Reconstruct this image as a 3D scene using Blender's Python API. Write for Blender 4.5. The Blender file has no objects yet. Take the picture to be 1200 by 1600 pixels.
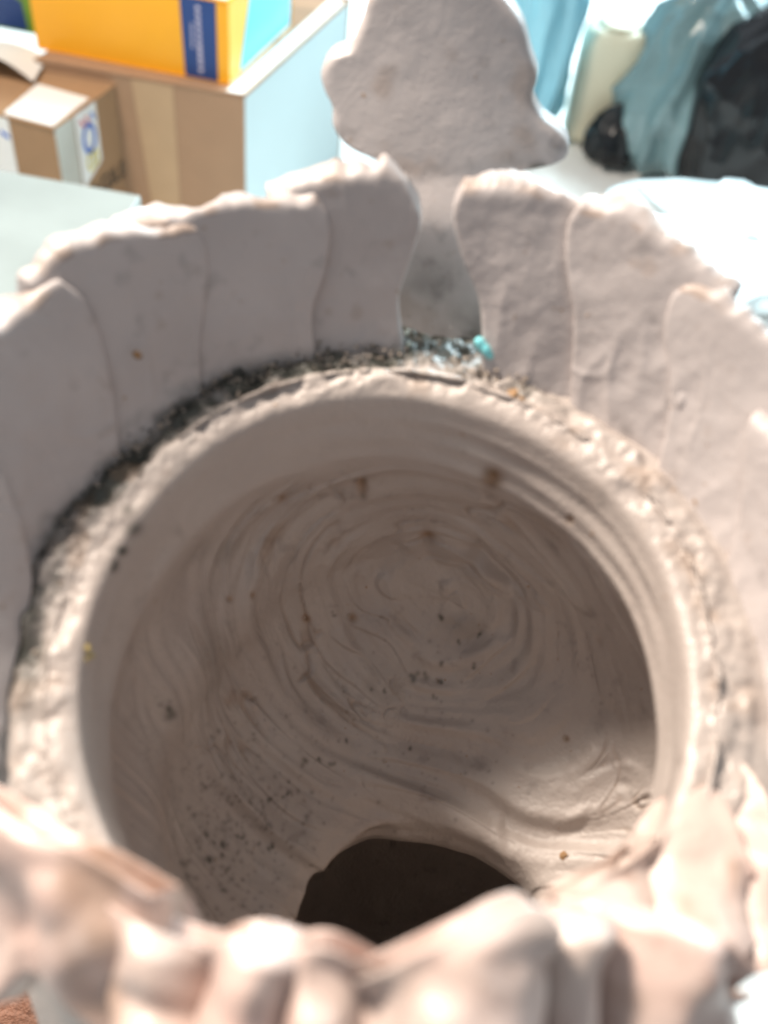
import bpy, bmesh, math, random
import numpy as np
from mathutils import Matrix, Vector
random.seed(4); rng = np.random.default_rng(7)
sc = bpy.context.scene
col = sc.collection
# ------------------------------------------------------------------ camera
PITCH, ROLL, FPX = math.radians(48), math.radians(8), 1570.0
CAM = np.array([0.0, -0.1996, 1.2998])
R0 = np.array([1.0, 0, 0]); U0 = np.array([0, math.sin(PITCH), math.cos(PITCH)]); FW = np.array([0, math.cos(PITCH), -math.sin(PITCH)])
RR = math.cos(ROLL)*R0 + math.sin(ROLL)*U0; UU = -math.sin(ROLL)*R0 + math.cos(ROLL)*U0
cd = bpy.data.cameras.new('camera'); cam = bpy.data.objects.new('camera', cd); col.objects.link(cam)
cd.sensor_fit = 'VERTICAL'; cd.sensor_height = 24; cd.lens = 24*FPX/1600
cd.clip_start = 0.02; cd.clip_end = 60
cd.dof.use_dof = True; cd.dof.focus_distance = 0.62; cd.dof.aperture_fstop = cd.lens/7.4
cam.matrix_world = Matrix(((RR[0], UU[0], -FW[0], CAM[0]), (RR[1], UU[1], -FW[1], CAM[1]), (RR[2], UU[2], -FW[2], CAM[2]), (0, 0, 0, 1)))
sc.camera = cam
# ------------------------------------------------------------------ light
w = bpy.data.worlds.new('World'); sc.world = w; w.use_nodes = True
w.node_tree.nodes['Background'].inputs[0].default_value = (0.91, 0.955, 1.0, 1)
w.node_tree.nodes['Background'].inputs[1].default_value = 0.42
def area(name, loc, target, size, power, color):
    d = bpy.data.lights.new(name, 'AREA'); d.shape = 'RECTANGLE'; d.size, d.size_y = size; d.energy = power; d.color = color
    o = bpy.data.objects.new(name, d); col.objects.link(o); o.location = loc
    o.rotation_euler = (Vector(target)-Vector(loc)).to_track_quat('-Z', 'Y').to_euler()
    return o
area('window_light', (1.5, 4.4, 2.6), (0.1, 1.6, 0.2), (2.4, 1.8), 500, (0.72, 0.93, 1.0))
area('ceiling_lamp', (-1.00, 0.68, 2.45), (0, 0, 1.0), (0.34, 0.34), 92, (1.0, 0.87, 0.74))
vs = sc.view_settings; vs.view_transform = 'Standard'; vs.look = 'None'; vs.exposure = 0.0; vs.gamma = 1.0; vs.use_curve_mapping = False

# ------------------------------------------------------------------ helpers
def ray(x, y): return FW + (x-600)/FPX*RR - (y-800)/FPX*UU
def atz(x, y, z):
    d = ray(x, y); return CAM + (z-CAM[2])/d[2]*d
def atd(x, y, t): return CAM + t*ray(x, y)
# the sculpture is designed upright around its mouth (origin) and then leaned as it leans in the studio
CAM0 = CAM - np.array([0, 0, 1.0])
def to_world(p):
    q = np.asarray(p) - CAM0
    a, b, d = q@R0, q@U0, q@FW
    return CAM + a[..., None]*RR + b[..., None]*UU + d[..., None]*FW
def pray(px): 
    px = np.asarray(px, float)
    return FW + ((px[..., 0]-600)/FPX)[..., None]*R0 - ((px[..., 1]-800)/FPX)[..., None]*U0
def ppix(p):
    q = p - CAM0; d = q@FW
    return 600+FPX*(q@R0)/d, 800-FPX*(q@U0)/d

def _h(i, j, k, s):
    i = i.astype(np.uint32); j = j.astype(np.uint32); k = k.astype(np.uint32)
    n = i*np.uint32(374761393)+j*np.uint32(668265263)+k*np.uint32(2147483647)+np.uint32(s*1013904223 & 0xffffffff)
    n = (n ^ (n >> np.uint32(13)))*np.uint32(1274126177)
    n = (n ^ (n >> np.uint32(16)))*np.uint32(2246822519)
    n ^= n >> np.uint32(13)
    return n.astype(np.float64)/4294967295.0*2-1
def noise(x, y, z, s=0):
    x, y, z = np.broadcast_arrays(np.asarray(x, float), np.asarray(y, float), np.asarray(z, float))
    xi, yi, zi = np.floor(x).astype(np.int64), np.floor(y).astype(np.int64), np.floor(z).astype(np.int64)
    fx, fy, fz = x-xi, y-yi, z-zi
    ux, uy, uz = [f*f*f*(f*(f*6-15)+10) for f in (fx, fy, fz)]
    r = 0
    for a in (0, 1):
        wa = ux if a else 1-ux
        for b in (0, 1):
            wb = uy if b else 1-uy
            for c in (0, 1):
                wc = uz if c else 1-uz
                r = r + wa*wb*wc*_h(xi+a, yi+b, zi+c, s)
    return r
def fbm(p, f, o=3, s=0):
    r = 0; a = 1; t = 0
    for i in range(o):
        r = r + a*noise(p[..., 0]*f, p[..., 1]*f, p[..., 2]*f, s+i*7); t += a; a *= .5; f *= 2.03
    return r/t
def sst(a, b, x):
    t = np.clip((x-a)/(b-a), 0, 1); return t*t*(3-2*t)
def gnorm(P):
    du = np.gradient(P, axis=1); dv = np.gradient(P, axis=0)
    n = np.cross(du, dv); return n/np.maximum(np.linalg.norm(n, axis=-1, keepdims=True), 1e-12)

def mesh_obj(name, V, Fq, mat, parent=None, smooth=True, attr=None):
    V = np.asarray(V, np.float32).reshape(-1, 3)
    me = bpy.data.meshes.new(name)
    if isinstance(Fq, np.ndarray):
        n = Fq.shape[1]
        me.vertices.add(len(V)); me.vertices.foreach_set('co', V.ravel())
        me.loops.add(Fq.size); me.loops.foreach_set('vertex_index', Fq.astype(np.int32).ravel())
        me.polygons.add(len(Fq)); me.polygons.foreach_set('loop_start', np.arange(0, Fq.size, n, dtype=np.int32))
        me.update(calc_edges=True)
    else:
        me.from_pydata([tuple(v) for v in V.tolist()], [], Fq)
    me.validate()
    if smooth: me.polygons.foreach_set('use_smooth', np.ones(len(me.polygons), dtype=bool))
    if attr:
        for k, v in attr.items():
            a = me.attributes.new(k, 'FLOAT', 'POINT'); a.data.foreach_set('value', np.asarray(v, np.float32).ravel())
    me.materials.append(mat)
    o = bpy.data.objects.new(name, me); col.objects.link(o)
    if parent is not None: o.parent = parent; o.matrix_parent_inverse = parent.matrix_world.inverted()
    return o
def quads(nr, nc, wrap=False):
    i = np.arange(nr-1)[:, None]*nc; j = np.arange(nc if wrap else nc-1)[None]
    j2 = (j+1) % nc
    return np.stack([i+j, i+j2, i+nc+j2, i+nc+j], -1).reshape(-1, 4)
def tag(o, label=None, cat=None, group=None, kind=None):
    if label: o['label'] = label
    if cat: o['category'] = cat
    if group: o['group'] = group
    if kind: o['kind'] = kind
    return o
def empty(name, loc, rz=0):
    o = bpy.data.objects.new(name, None); col.objects.link(o); o.location = loc; o.rotation_euler = (0, 0, rz)
    o.empty_display_size = .05
    bpy.context.view_layer.update(); return o

# ------------------------------------------------------------------ materials
def newmat(name):
    m = bpy.data.materials.new(name); m.use_nodes = True
    nt = m.node_tree; return m, nt, nt.nodes, nt.links, nt.nodes['Principled BSDF']
def simple(name, c, rough=.6, var=.12, scale=25, bump=.1, bscale=120, spec=.5, trans=0, metal=0, sss=0, coord='Object'):
    m, nt, N, L, b = newmat(name)
    tc = N.new('ShaderNodeTexCoord'); no = N.new('ShaderNodeTexNoise'); no.inputs['Scale'].default_value = scale; no.inputs['Detail'].default_value = 5
    L.new(tc.outputs[coord], no.inputs['Vector'])
    mx = N.new('ShaderNodeMix'); mx.data_type = 'RGBA'
    mx.inputs[6].default_value = (*[max(0, x*(1-var)) for x in c], 1); mx.inputs[7].default_value = (*[min(1, x*(1+var)) for x in c], 1)
    L.new(no.outputs['Fac'], mx.inputs[0]); L.new(mx.outputs[2], b.inputs['Base Color'])
    b.inputs['Roughness'].default_value = rough; b.inputs['Specular IOR Level'].default_value = spec
    b.inputs['Transmission Weight'].default_value = trans; b.inputs['Metallic'].default_value = metal
    if bump:
        n2 = N.new('ShaderNodeTexNoise'); n2.inputs['Scale'].default_value = bscale; n2.inputs['Detail'].default_value = 4
        L.new(tc.outputs[coord], n2.inputs['Vector'])
        bp = N.new('ShaderNodeBump'); bp.inputs['Strength'].default_value = bump; bp.inputs['Distance'].default_value = .01
        L.new(n2.outputs['Fac'], bp.inputs['Height']); L.new(bp.outputs[0], b.inputs['Normal'])
    return m
def clay_mat(name, c1, c2, rough=.55, bump=.25):
    m, nt, N, L, b = newmat(name)
    tc = N.new('ShaderNodeTexCoord')
    def tex(scale, det=5, ro=.55):
        n = N.new('ShaderNodeTexNoise'); n.inputs['Scale'].default_value = scale; n.inputs['Detail'].default_value = det; n.inputs['Roughness'].default_value = ro
        L.new(tc.outputs['Object'], n.inputs['Vector']); return n.outputs['Fac']
    def mix(f, a, bb):
        x = N.new('ShaderNodeMix'); x.data_type = 'RGBA'
        if hasattr(f, 'default_value') or not isinstance(f, (int, float)): L.new(f, x.inputs[0])
        for s, v in ((6, a), (7, bb)):
            if isinstance(v, tuple): x.inputs[s].default_value = (*v, 1)
            else: L.new(v, x.inputs[s])
        return x.outputs[2]
    def ramp(f, a, bb):
        r = N.new('ShaderNodeMapRange'); r.inputs[1].default_value = a; r.inputs[2].default_value = bb; L.new(f, r.inputs[0]); return r.outputs[0]
    c = mix(ramp(tex(22, 6), .3, .7), c1, c2)
    c = mix(ramp(tex(70, 4), .60, .78), c, tuple(x*.72 for x in c1))                 # damp, iron-stained patches
    c = mix(ramp(tex(260, 3), .70, .76), c, (.30, .19, .11))                          # tiny rusty grog grains
    at = N.new('ShaderNodeAttribute'); at.attribute_name = 'dirt_shade'
    c = mix(at.outputs['Fac'], c, (.045, .046, .036))
    at2 = N.new('ShaderNodeAttribute'); at2.attribute_name = 'rust'
    c = mix(at2.outputs['Fac'], c, (.23, .13, .065))
    L.new(c, b.inputs['Base Color'])
    r = N.new('ShaderNodeMapRange'); r.inputs[3].default_value = rough-.12; r.inputs[4].default_value = rough+.15; L.new(tex(40), r.inputs[0])
    at3 = N.new('ShaderNodeAttribute'); at3.attribute_name = 'wet'
    sb = N.new('ShaderNodeMath'); sb.operation = 'MULTIPLY_ADD'; sb.inputs[1].default_value = -.12; L.new(at3.outputs['Fac'], sb.inputs[0]); L.new(r.outputs[0], sb.inputs[2]); L.new(sb.outputs[0], b.inputs['Roughness'])
    b.inputs['Specular IOR Level'].default_value = .5
    ad = N.new('ShaderNodeMath'); ad.operation = 'ADD'; L.new(tex(150, 5, .6), ad.inputs[0]); L.new(tex(520, 3), ad.inputs[1])
    bp = N.new('ShaderNodeBump'); bp.inputs['Strength'].default_value = bump; bp.inputs['Distance'].default_value = .0022
    L.new(ad.outputs[0], bp.inputs['Height']); L.new(bp.outputs[0], b.inputs['Normal'])
    return m
M_clay = clay_mat('damp_clay', (.390, .338, .312), (.445, .395, .365), .43, .25)
M_petal = clay_mat('petal_clay', (.43, .388, .38), (.495, .45, .44), .45, .12)
M_front = clay_mat('lit_front_clay', (.53, .375, .33), (.56, .475, .43), .34, .14)  # front clay made pinker and paler: its warm highlights put into the colour
M_grit = simple('dark_grit', (.05, .05, .042), .8, .5, 300, .3)
M_crumb = simple('clay_crumb', (.36, .30, .25), .7, .35, 200, .3)
M_rust = simple('rusty_grog', (.28, .16, .07), .7, .3, 300, .2)
M_yellow = simple('yellow_fibre', (.42, .33, .12), .6, .2, 300, .2)
M_cyan = simple('gap_light_cyan', (.22, .68, .74), .15, .1, 300, .1)  # colour of bright background seen through a gap
M_slip = simple('wet_slip', (.42, .50, .47), .12, .15, 120, .15)

# ------------------------------------------------------------------ setting
def box_mesh(name, sx, sy, sz, mat, parent=None, bev=.003, loc=(0, 0, 0)):
    bm = bmesh.new(); bmesh.ops.create_cube(bm, size=1)
    for v in bm.verts: v.co = Vector((v.co.x*sx, v.co.y*sy, v.co.z*sz))
    if bev: bmesh.ops.bevel(bm, geom=bm.edges[:], offset=bev, segments=2, profile=.5, affect='EDGES')
    me = bpy.data.meshes.new(name); bm.to_mesh(me); bm.free(); me.materials.append(mat)
    o = bpy.data.objects.new(name, me); col.objects.link(o)
    if parent is not None: o.parent = parent
    o.location = loc; return o
M_floor = simple('white_drop_cloth', (.82, .82, .80), .7, .05, 3, .15, 18)
n = 140
gx, gy = np.meshgrid(np.linspace(-5, 5, n), np.linspace(-3, 7, n))
gp = np.stack([gx, gy, gx*0], -1); gp[..., 2] = .012*fbm(gp, 2.2, 3, 5)
tag(mesh_obj('floor', gp, quads(n, n), M_floor), 'white sheet-covered studio floor', kind='structure')

M_table = simple('white_laminate', (.74, .78, .78), .25, .04, 6, .03)
TZ = .45
tb = tag(empty('work_table', (0, 0, 0)), 'white work table under the clay sculpture', 'table')
box_mesh('table_top', 1.20, 1.66, .03, M_table, tb, .006, (.10, .28, TZ-.015))
for sx in (-1, 1):
    for sy in (-1, 1):
        box_mesh('leg', .045, .045, TZ-.0295, M_table, tb, .004, (.10+sx*.54, .28+sy*.77, (TZ-.0295)/2-.0003))

# ------------------------------------------------------------------ the clay sculpture
SC = tag(empty('clay_sculpture', (0, 0, TZ)), 'large hollow grey-pink clay vessel with a ruff of overlapping petals round its mouth', 'sculpture')
TILT = math.tan(math.radians(14))
def resample(pts, n, smooth=True):
    pts = np.asarray(pts, float); d = np.r_[0, np.cumsum(np.linalg.norm(np.diff(pts, axis=0), axis=1))]
    if len(pts) < 3 or not smooth:
        q = np.linspace(0, d[-1], n); return np.stack([np.interp(q, d, pts[:, k]) for k in range(pts.shape[1])], -1)
    m = np.zeros_like(pts); m[1:-1] = (pts[2:]-pts[:-2])/(d[2:]-d[:-2])[:, None]
    m[0] = (pts[1]-pts[0])/(d[1]-d[0]); m[-1] = (pts[-1]-pts[-2])/(d[-1]-d[-2])
    q = np.linspace(0, d[-1], n); i = np.clip(np.searchsorted(d, q, side='right')-1, 0, len(d)-2)
    h = (d[i+1]-d[i])[:, None]; t = ((q-d[i])/h[:, 0])[:, None]
    return (2*t**3-3*t**2+1)*pts[i]+(t**3-2*t**2+t)*h*m[i]+(-2*t**3+3*t**2)*pts[i+1]+(t**3-t**2)*h*m[i+1]

# --- body: one continuous turned wall from the foot, over the mouth, down the inside to the throat
prof = [(.115, -.545), (.125, -.50), (.135, -.40), (.148, -.28), (.153, -.22), (.156, -.14), (.148, -.075), (.139, -.035), (.134, -.014), (.131, -.003), (.125, .0028),
        (.116, .0040), (.1090, .0030), (.1056, .0006), (.1042, -.004), (.1030, -.011), (.1015, -.020), (.1005, -.028), (.1025, -.035), (.110, -.050), (.1195, -.072),
        (.1255, -.100), (.122, -.132), (.108, -.157), (.088, -.171), (.075, -.177), (.0705, -.181), (.0675, -.187), (.0665, -.195), (.071, -.207), (.092, -.220), (.120, -.25), (.124, -.34), (.105, -.46), (.08, -.53), (.002, -.535)]  # hollow below the throat widened and deepened to keep the hole dark
prof = np.array(prof)
_d = np.r_[0, np.cumsum(np.linalg.norm(np.diff(prof, axis=0), axis=1))]; _d /= _d[-1]
_i0 = [k for k, p_ in enumerate(prof) if abs(p_[1]+.035) < 1e-6][0]; _i1 = [k for k, p_ in enumerate(prof) if abs(p_[1]+.220) < 1e-6][-1]
segs = np.r_[np.linspace(0, _d[_i0], 50, endpoint=False), np.linspace(_d[_i0], _d[_i1], 570, endpoint=False), np.linspace(_d[_i1], 1, 50)]
pf = resample(prof, 4000); dd = np.linspace(0, 1, 4000)
pr = np.interp(segs, dd, pf[:, 0]); pz = np.interp(segs, dd, pf[:, 1])
L_ = np.linspace(0, 1, 4000)
s_rim = dd[np.argmax(pf[:, 1])]
inside = segs > s_rim
NT = 1050
th = np.linspace(0, 2*np.pi, NT, endpoint=False)
T, S = np.meshgrid(th, np.arange(len(segs)))
r = pr[S]; z = pz[S]
ins = inside[S].astype(float)
depth = np.where(inside[S], -z, 0)
cs, sn = np.cos(T), np.sin(T)
# uneven hand-built radius
r = r*(1+.012*noise(2.2*cs, 2.2*sn, z*6, 3))
r = r*(1+.022*(1-sst(.03, .09, depth))*ins)
# inside bulges more at the back and right, tucked neck
bul = sst(.034, .07, depth)*(1-sst(.13, .175, depth))*ins
r = r + bul*(.006*np.clip(sn, 0, 1)+.007*np.exp(-((np.angle(np.exp(1j*(T-.35))))/.7)**2))
leftn = sst(-.15, .85, -cs)
r = r + (1-ins)*.007*sst(.108, .134, pr[S])*sst(.3, .95, np.cos(T-3.25))*sst(-.2, -.05, z)
r = r - ins*sst(.028, .10, depth)*(1-sst(.165, .19, depth))*(.032*leftn+.013*np.clip(sn, 0, 1)**2*(1-leftn))
r = r + (1-ins)*.017*sst(-.10, -.03, z)*(1-sst(-.004, .003, z))*sst(-.45, .1, np.cos(T-1.15))
cdn = sst(.10, .18, depth)*(1-sst(.20, .25, depth))*ins
cx = .012*cdn; cy = -.043*cdn
thr = sst(.165, .20, depth)*ins
r = r*(1+thr*(.04*np.cos(2*T)+.025*np.cos(3*T+.8)+.04*noise(3*cs, 3*sn, 0, 9)))
tiltw = np.where(inside[S], 1-sst(.03, .15, depth), sst(-.30, -.02, z))
X = cx+r*cs; Y = cy+r*sn; Z = z+TILT*r*sn*tiltw
P = np.stack([X, Y, Z], -1)
Nn = -gnorm(np.concatenate([P, P[:, :1]], 1))[:, :NT]
ctr = np.stack([cx, cy, Z*0-.09], -1)
# orient: inside -> towards axis
sgn = np.where(((Nn*(P-ctr)).sum(-1) > 0) & (ins > 0), -1, 1)
if np.median((Nn*(P-np.array([0, 0, -.15]))).sum(-1)[:40]) < 0: Nn = -Nn
px, py = ppix(P)
flat = np.stack([X, Y, Z], -1)
# finger strokes that circle a thumb-worked hollow in the back wall
a0 = np.array([.030, .118, -.030]); a0 = a0/np.linalg.norm(a0)
e1 = np.cross(a0, [0, 0, 1]); e1 /= np.linalg.norm(e1); e2 = np.cross(e1, a0)
q = P-np.array([0, 0, -.085]); q = q/np.linalg.norm(q, axis=-1, keepdims=True)
wq = q + .16*np.stack([fbm(P, 6, 1, 24), fbm(P, 6, 1, 25), fbm(P, 6, 1, 26)], -1) + .13*np.stack([fbm(P, 12, 2, 21), fbm(P, 12, 2, 22), fbm(P, 12, 2, 23)], -1)
wq /= np.linalg.norm(wq, axis=-1, keepdims=True)
psi = np.arccos(np.clip(wq@a0, -1, 1)); ph = np.arctan2(wq@e2, wq@e1)
cph, sph = np.cos(ph), np.sin(ph)
psa = 1-.5*sst(1.1, 1.8, psi)
cav = psa*sst(.030, .045, depth)*(1-.7*sst(.17, .19, depth))*ins
band = noise(psi*11, 1.1*cph, 1.1*sph, 31)
band2 = noise(psi*25, 1.6*cph, 1.6*sph, 32)
amp = .45+.55*sst(-.2, .5, noise(psi*4, 1.5*cph, 1.5*sph, 33))
cen = .35+.65*sst(.15, .55, psi)
D = cav*amp*cen*(.0042*band+.0019*band2)
# overlapping smear edges: saw-tooth steps between strokes
ph1 = psi*8.0+ph/np.pi*.5*2+1.2*noise(psi*2, .9*cph, .9*sph, 36)
saw = ph1-np.floor(ph1)
D += cav*.0019*sst(-.15, .35, noise(psi*5, 1.3*cph, 1.3*sph, 37))*(saw-sst(.93, 1.0, saw))
cr = np.zeros_like(D)
for f, s, wd, a in ((14, 41, .032, .0013), (23, 42, .040, .0010), (9, 43, .022, .0014)):
    nn = noise(psi*f, 1.3*cph, 1.3*sph, s)
    m = sst(.12, .5, noise(psi*5, 2.3*cph, 2.3*sph, s+5))
    m = m*(1-.85*sst(.14, .17, depth))
    c = np.exp(-(nn/wd)**2)*m*sst(.3, .75, psi)
    cr += c; D -= cav*a*c
    D += cav*a*.7*np.exp(-((nn-wd*2.2)/wd)**2)*m*sst(.3, .75, psi)
# soft throwing lines of the neck
neck = sst(.004, .010, depth)*(1-sst(.028, .036, depth))*ins
D += neck*(.0006*sst(-.1, .7, np.cos(T-.35))*np.sin(z*620+1.5*noise(1.5*cs, 1.5*sn, z*20, 51))*(.5+.5*noise(2*cs, 2*sn, 0, 52))+.0005*noise(6*cs, 6*sn, z*120, 53))
D += ins*.0009*fbm(P, 45, 3, 60)*sst(.02, .05, depth)
D += ins*.00025*fbm(P, 260, 2, 61)*cav
# individual dents, gouges and grit on the inside, sized in the chart of the visible wall
vis = (ins > 0)
bx_, by_ = np.floor(px/24).astype(int), np.floor(py/24).astype(int)
BINS = {}
_fi = np.flatnonzero(vis.ravel()); _key = (bx_.ravel()[_fi]+500)*4096+(by_.ravel()[_fi]+500)
_or = np.argsort(_key, kind='stable'); _fi = _fi[_or]; _key = _key[_or]
_u, _st = np.unique(_key, return_index=True); _en = np.r_[_st[1:], len(_key)]
for _k, _a, _b in zip(_u, _st, _en): BINS[int(_k)] = _fi[_a:_b]
def spot(x, y, rad):
    out = np.zeros(px.size); R_ = rad*3
    ids = [BINS.get((i+500)*4096+(j+500)) for i in range(int((x-R_)//24), int((x+R_)//24)+1) for j in range(int((y-R_)//24), int((y+R_)//24)+1)]
    ids = [i for i in ids if i is not None]
    if ids:
        ids = np.concatenate(ids); out[ids] = np.exp(-((px.ravel()[ids]-x)**2+(py.ravel()[ids]-y)**2)/rad**2)
    return out.reshape(px.shape)
def stroke(x0, y0, x1, y1, wd, bend=0):
    ux, uy = x1-x0, y1-y0; ln = math.hypot(ux, uy); ux /= ln; uy /= ln
    t = (px-x0)*ux+(py-y0)*uy; d = -(px-x0)*uy+(py-y0)*ux
    tt = np.clip(t/ln, 0, 1); d = d-bend*4*tt*(1-tt)
    return np.exp(-(d/wd)**2)*sst(-.1, .4, t/ln)*(1-sst(.6, 1.1, t/ln))*vis, d
ring = np.sqrt(((px-708)/44)**2+((py-858)/30)**2)
D += vis*(-.0022*np.exp(-((ring-1)/.34)**2)*sst(-.6, .3, (py-845)/30)+.0012*np.exp(-(ring/.7)**2))
for x0, y0, x1, y1, wd, bd, a in ((738, 815, 775, 890, 5, 4, -.0026), (752, 812, 784, 885, 4, 3, .0012), (440, 1020, 490, 1105, 6, 14, .0024), (447, 1010, 500, 1112, 5, 16, -.0018),
        (395, 850, 425, 950, 4, -12, -.0014), (300, 870, 335, 1060, 4, 18, -.0014), (335, 1060, 380, 1150, 4, 6, -.0014), (230, 930, 260, 1070, 4, 12, -.0012), (215, 1040, 250, 1180, 4, 10, -.0013),
        (235, 1090, 290, 1180, 5, 8, -.0016), (345, 840, 352, 890, 3, 4, -.0012), (640, 1053, 720, 1064, 6, 3, -.0008),
        (800, 880, 815, 960, 6, -16, .0016), (812, 925, 820, 1000, 6, -12, .0013), (845, 1290, 925, 1255, 8, 14, .0022), (850, 1305, 930, 1272, 6, 14, -.0016), (965, 1190, 1005, 1215, 8, -6, .0024), (960, 1225, 1000, 1235, 7, -5, -.0022), (870, 1250, 1010, 1180, 7, -16, -.0013),
        (330, 1120, 420, 1290, 4, 10, -.0012), (285, 1120, 380, 1260, 4, 12, -.0010), (770, 1230, 800, 1370, 6, 6, .0016), (785, 1240, 815, 1370, 5, 6, -.0014),
        (480, 900, 640, 860, 5, 10, -.0010), (700, 940, 740, 990, 9, 5, .0006)):
    m, d = stroke(x0, y0, x1, y1, wd*1.15, bd); D += .8*a*m*(.65+.6*noise(px*.03, py*.03, 0, 71))
# the clean step where the neck ends, strongest on the right
dirt_shade = np.zeros_like(D); rust = np.zeros_like(D)
dk = [(690, 963, 5), (748, 995, 4), (665, 1060, 9), (650, 1058, 8), (690, 1064, 6), (720, 1000, 4), (600, 1078, 4), (680, 1088, 4), (690, 1035, 4), (742, 1040, 5), (290, 1345, 9), (330, 1345, 8), (345, 1340, 6), (355, 1360, 7), (320, 1310, 8), (350, 1320, 6), (295, 1370, 5), (350, 1395, 6),
      (475, 1190, 6), (450, 1240, 4), (420, 1250, 4), (425, 1320, 5), (410, 1290, 4), (545, 1160, 3), (500, 1190, 4), (770, 750, 14), (565, 757, 9), (520, 960, 4), (613, 1320, 4), (640, 1170, 5), (270, 1110, 9), (262, 1100, 6), (205, 815, 14), (190, 860, 12), (180, 880, 9), (520, 1195, 5)]
for x, y, rr_ in dk:
    for k in range(3):
        dx, dy = rng.normal(0, rr_*.7, 2); dirt_shade += .55*spot(x+dx, y+dy, max(2.2, rr_*rng.uniform(.35, .8)))
for k in range(420):                                  # grit splashed near the throat, lower left
    x, y = rng.normal(365, 55), rng.normal(1300, 75); dirt_shade += rng.uniform(.1, .6)*spot(x, y, rng.uniform(1.3, 3.6))
for k in range(150):
    x, y = rng.normal(600, 170), rng.normal(1150, 90); dirt_shade += rng.uniform(.1, .45)*spot(x, y, rng.uniform(1.4, 3.2))
for x, y, rr_ in ((387, 925, 5), (357, 935, 5), (440, 778, 8), (478, 966, 6), (552, 966, 7), (890, 812, 7), (565, 760, 9), (770, 748, 16), (885, 1155, 5), (668, 838, 12)):
    rust += .8*spot(x, y, rr_); D -= .0012*spot(x, y, rr_*.8)
rust += .35*np.clip(cr, 0, 1)*cav
dirt_shade += .22*cav*sst(.25, .6, fbm(P, 24, 4, 77))*sst(-.5, 1.0, sn)
# crown of the mouth: rough scraped coil
rimm = np.exp(-((np.hypot(P[..., 0], P[..., 1])-.119)/.012)**2)*(1-sst(.004, .014, depth))*sst(-.05, -.01, z)
rimm = np.where(inside[S] & (depth > .02), 0, rimm)
k1 = fbm(P, 55, 4, 81); k2 = fbm(P, 130, 3, 82)
D += rimm*(.0030*k1+.0022*k2)*sst(.107, .114, np.hypot(X, Y))
D += rimm*.0022*np.exp(-((np.hypot(X, Y)-.127)/.003)**2)*(1+1.2*noise(14*cs, 14*sn, 0, 83))
RP = np.hypot(P[..., 0], P[..., 1])
bk = sst(.2, .75, np.cos(T-2.15))
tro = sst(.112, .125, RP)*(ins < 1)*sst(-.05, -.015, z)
D -= tro*.0025*sst(.3, .8, np.cos(T-1.7))
gritr = tro*bk*sst(.114, .126, RP)
D += gritr*.004*fbm(P, 170, 3, 86)
dirt_shade += 1.0*gritr*sst(-.45, .15, fbm(P, 50, 4, 84))+.5*bk*sst(.108, .118, RP)*(ins < 1)*sst(.0, .5, fbm(P, 45, 4, 87))
dirt_shade += .75*tro*np.exp(-((T-1.42)/.17)**2)*sst(-.5, .3, fbm(P, 60, 3, 88))  # grime at the slot foot, also painted to dull the window-lit shelf
rust += .35*rimm*sst(.2, .6, fbm(P, 70, 3, 85))
outr = (1-ins)*(1-sst(-.02, .0, z))
D += outr*(.004*fbm(P, 18, 3, 90)+.001*fbm(P, 90, 2, 91))
# inward-pointing normal on the inside: both follow the one surface normal, so D adds clay everywhere
P = P + Nn*D[..., None]
BODY = mesh_obj('vessel_body', to_world(P), quads(len(segs), NT, True), M_clay, SC, attr={'dirt_shade': np.clip(dirt_shade, 0, .96), 'rust': np.clip(rust, 0, .9), 'wet': (1-sst(.012, .03, depth))*sst(.0, .8, np.cos(T+.25))*sst(-.02, -.005, z+.01*ins)})
# sit flat on the table: cut and settle the foot
co = np.empty(len(BODY.data.vertices)*3, np.float32); BODY.data.vertices.foreach_get('co', co); co = co.reshape(-1, 3)
lift = 0 if abs(BODY.matrix_parent_inverse[2][3]) > 1e-9 else TZ
low = co[:, 2]+lift < TZ+.1
co[low, 2] = np.maximum(co[low, 2], TZ+.0005-lift)
BODY.data.vertices.foreach_set('co', co.ravel()); BODY.data.update()

# --- ruff of petals: slabs pressed round the mouth, flaring outwards
RB, KF = .133, .44
def on_ruff(pxs, off):
    d = pray(pxs); lo = np.full(d.shape[:-1], .22); hi = np.full(d.shape[:-1], .75)
    def g(t):
        p = CAM0+t[..., None]*d; h = p[..., 2]-TILT*p[..., 1]
        return np.hypot(p[..., 0], p[..., 1])-(RB+KF*h+off)
    for _ in range(46):
        mid = (lo+hi)/2; neg = g(mid) < 0
        lo = np.where(neg, mid, lo); hi = np.where(neg, hi, mid)
    return CAM0+((lo+hi)/2)[..., None]*d
def coons(bot, top, left, right, nu, nv):
    B, Tt = resample(bot, nu), resample(top, nu); Lf, Rg = resample(left, nv), resample(right, nv)
    u = np.linspace(0, 1, nu)[None, :, None]; v = np.linspace(0, 1, nv)[:, None, None]
    return (1-v)*B[None]+v*Tt[None]+(1-u)*Lf[:, None]+u*Rg[:, None]-((1-u)*(1-v)*B[0]+u*(1-v)*B[-1]+(1-u)*v*Tt[0]+u*v*Tt[-1])
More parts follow.
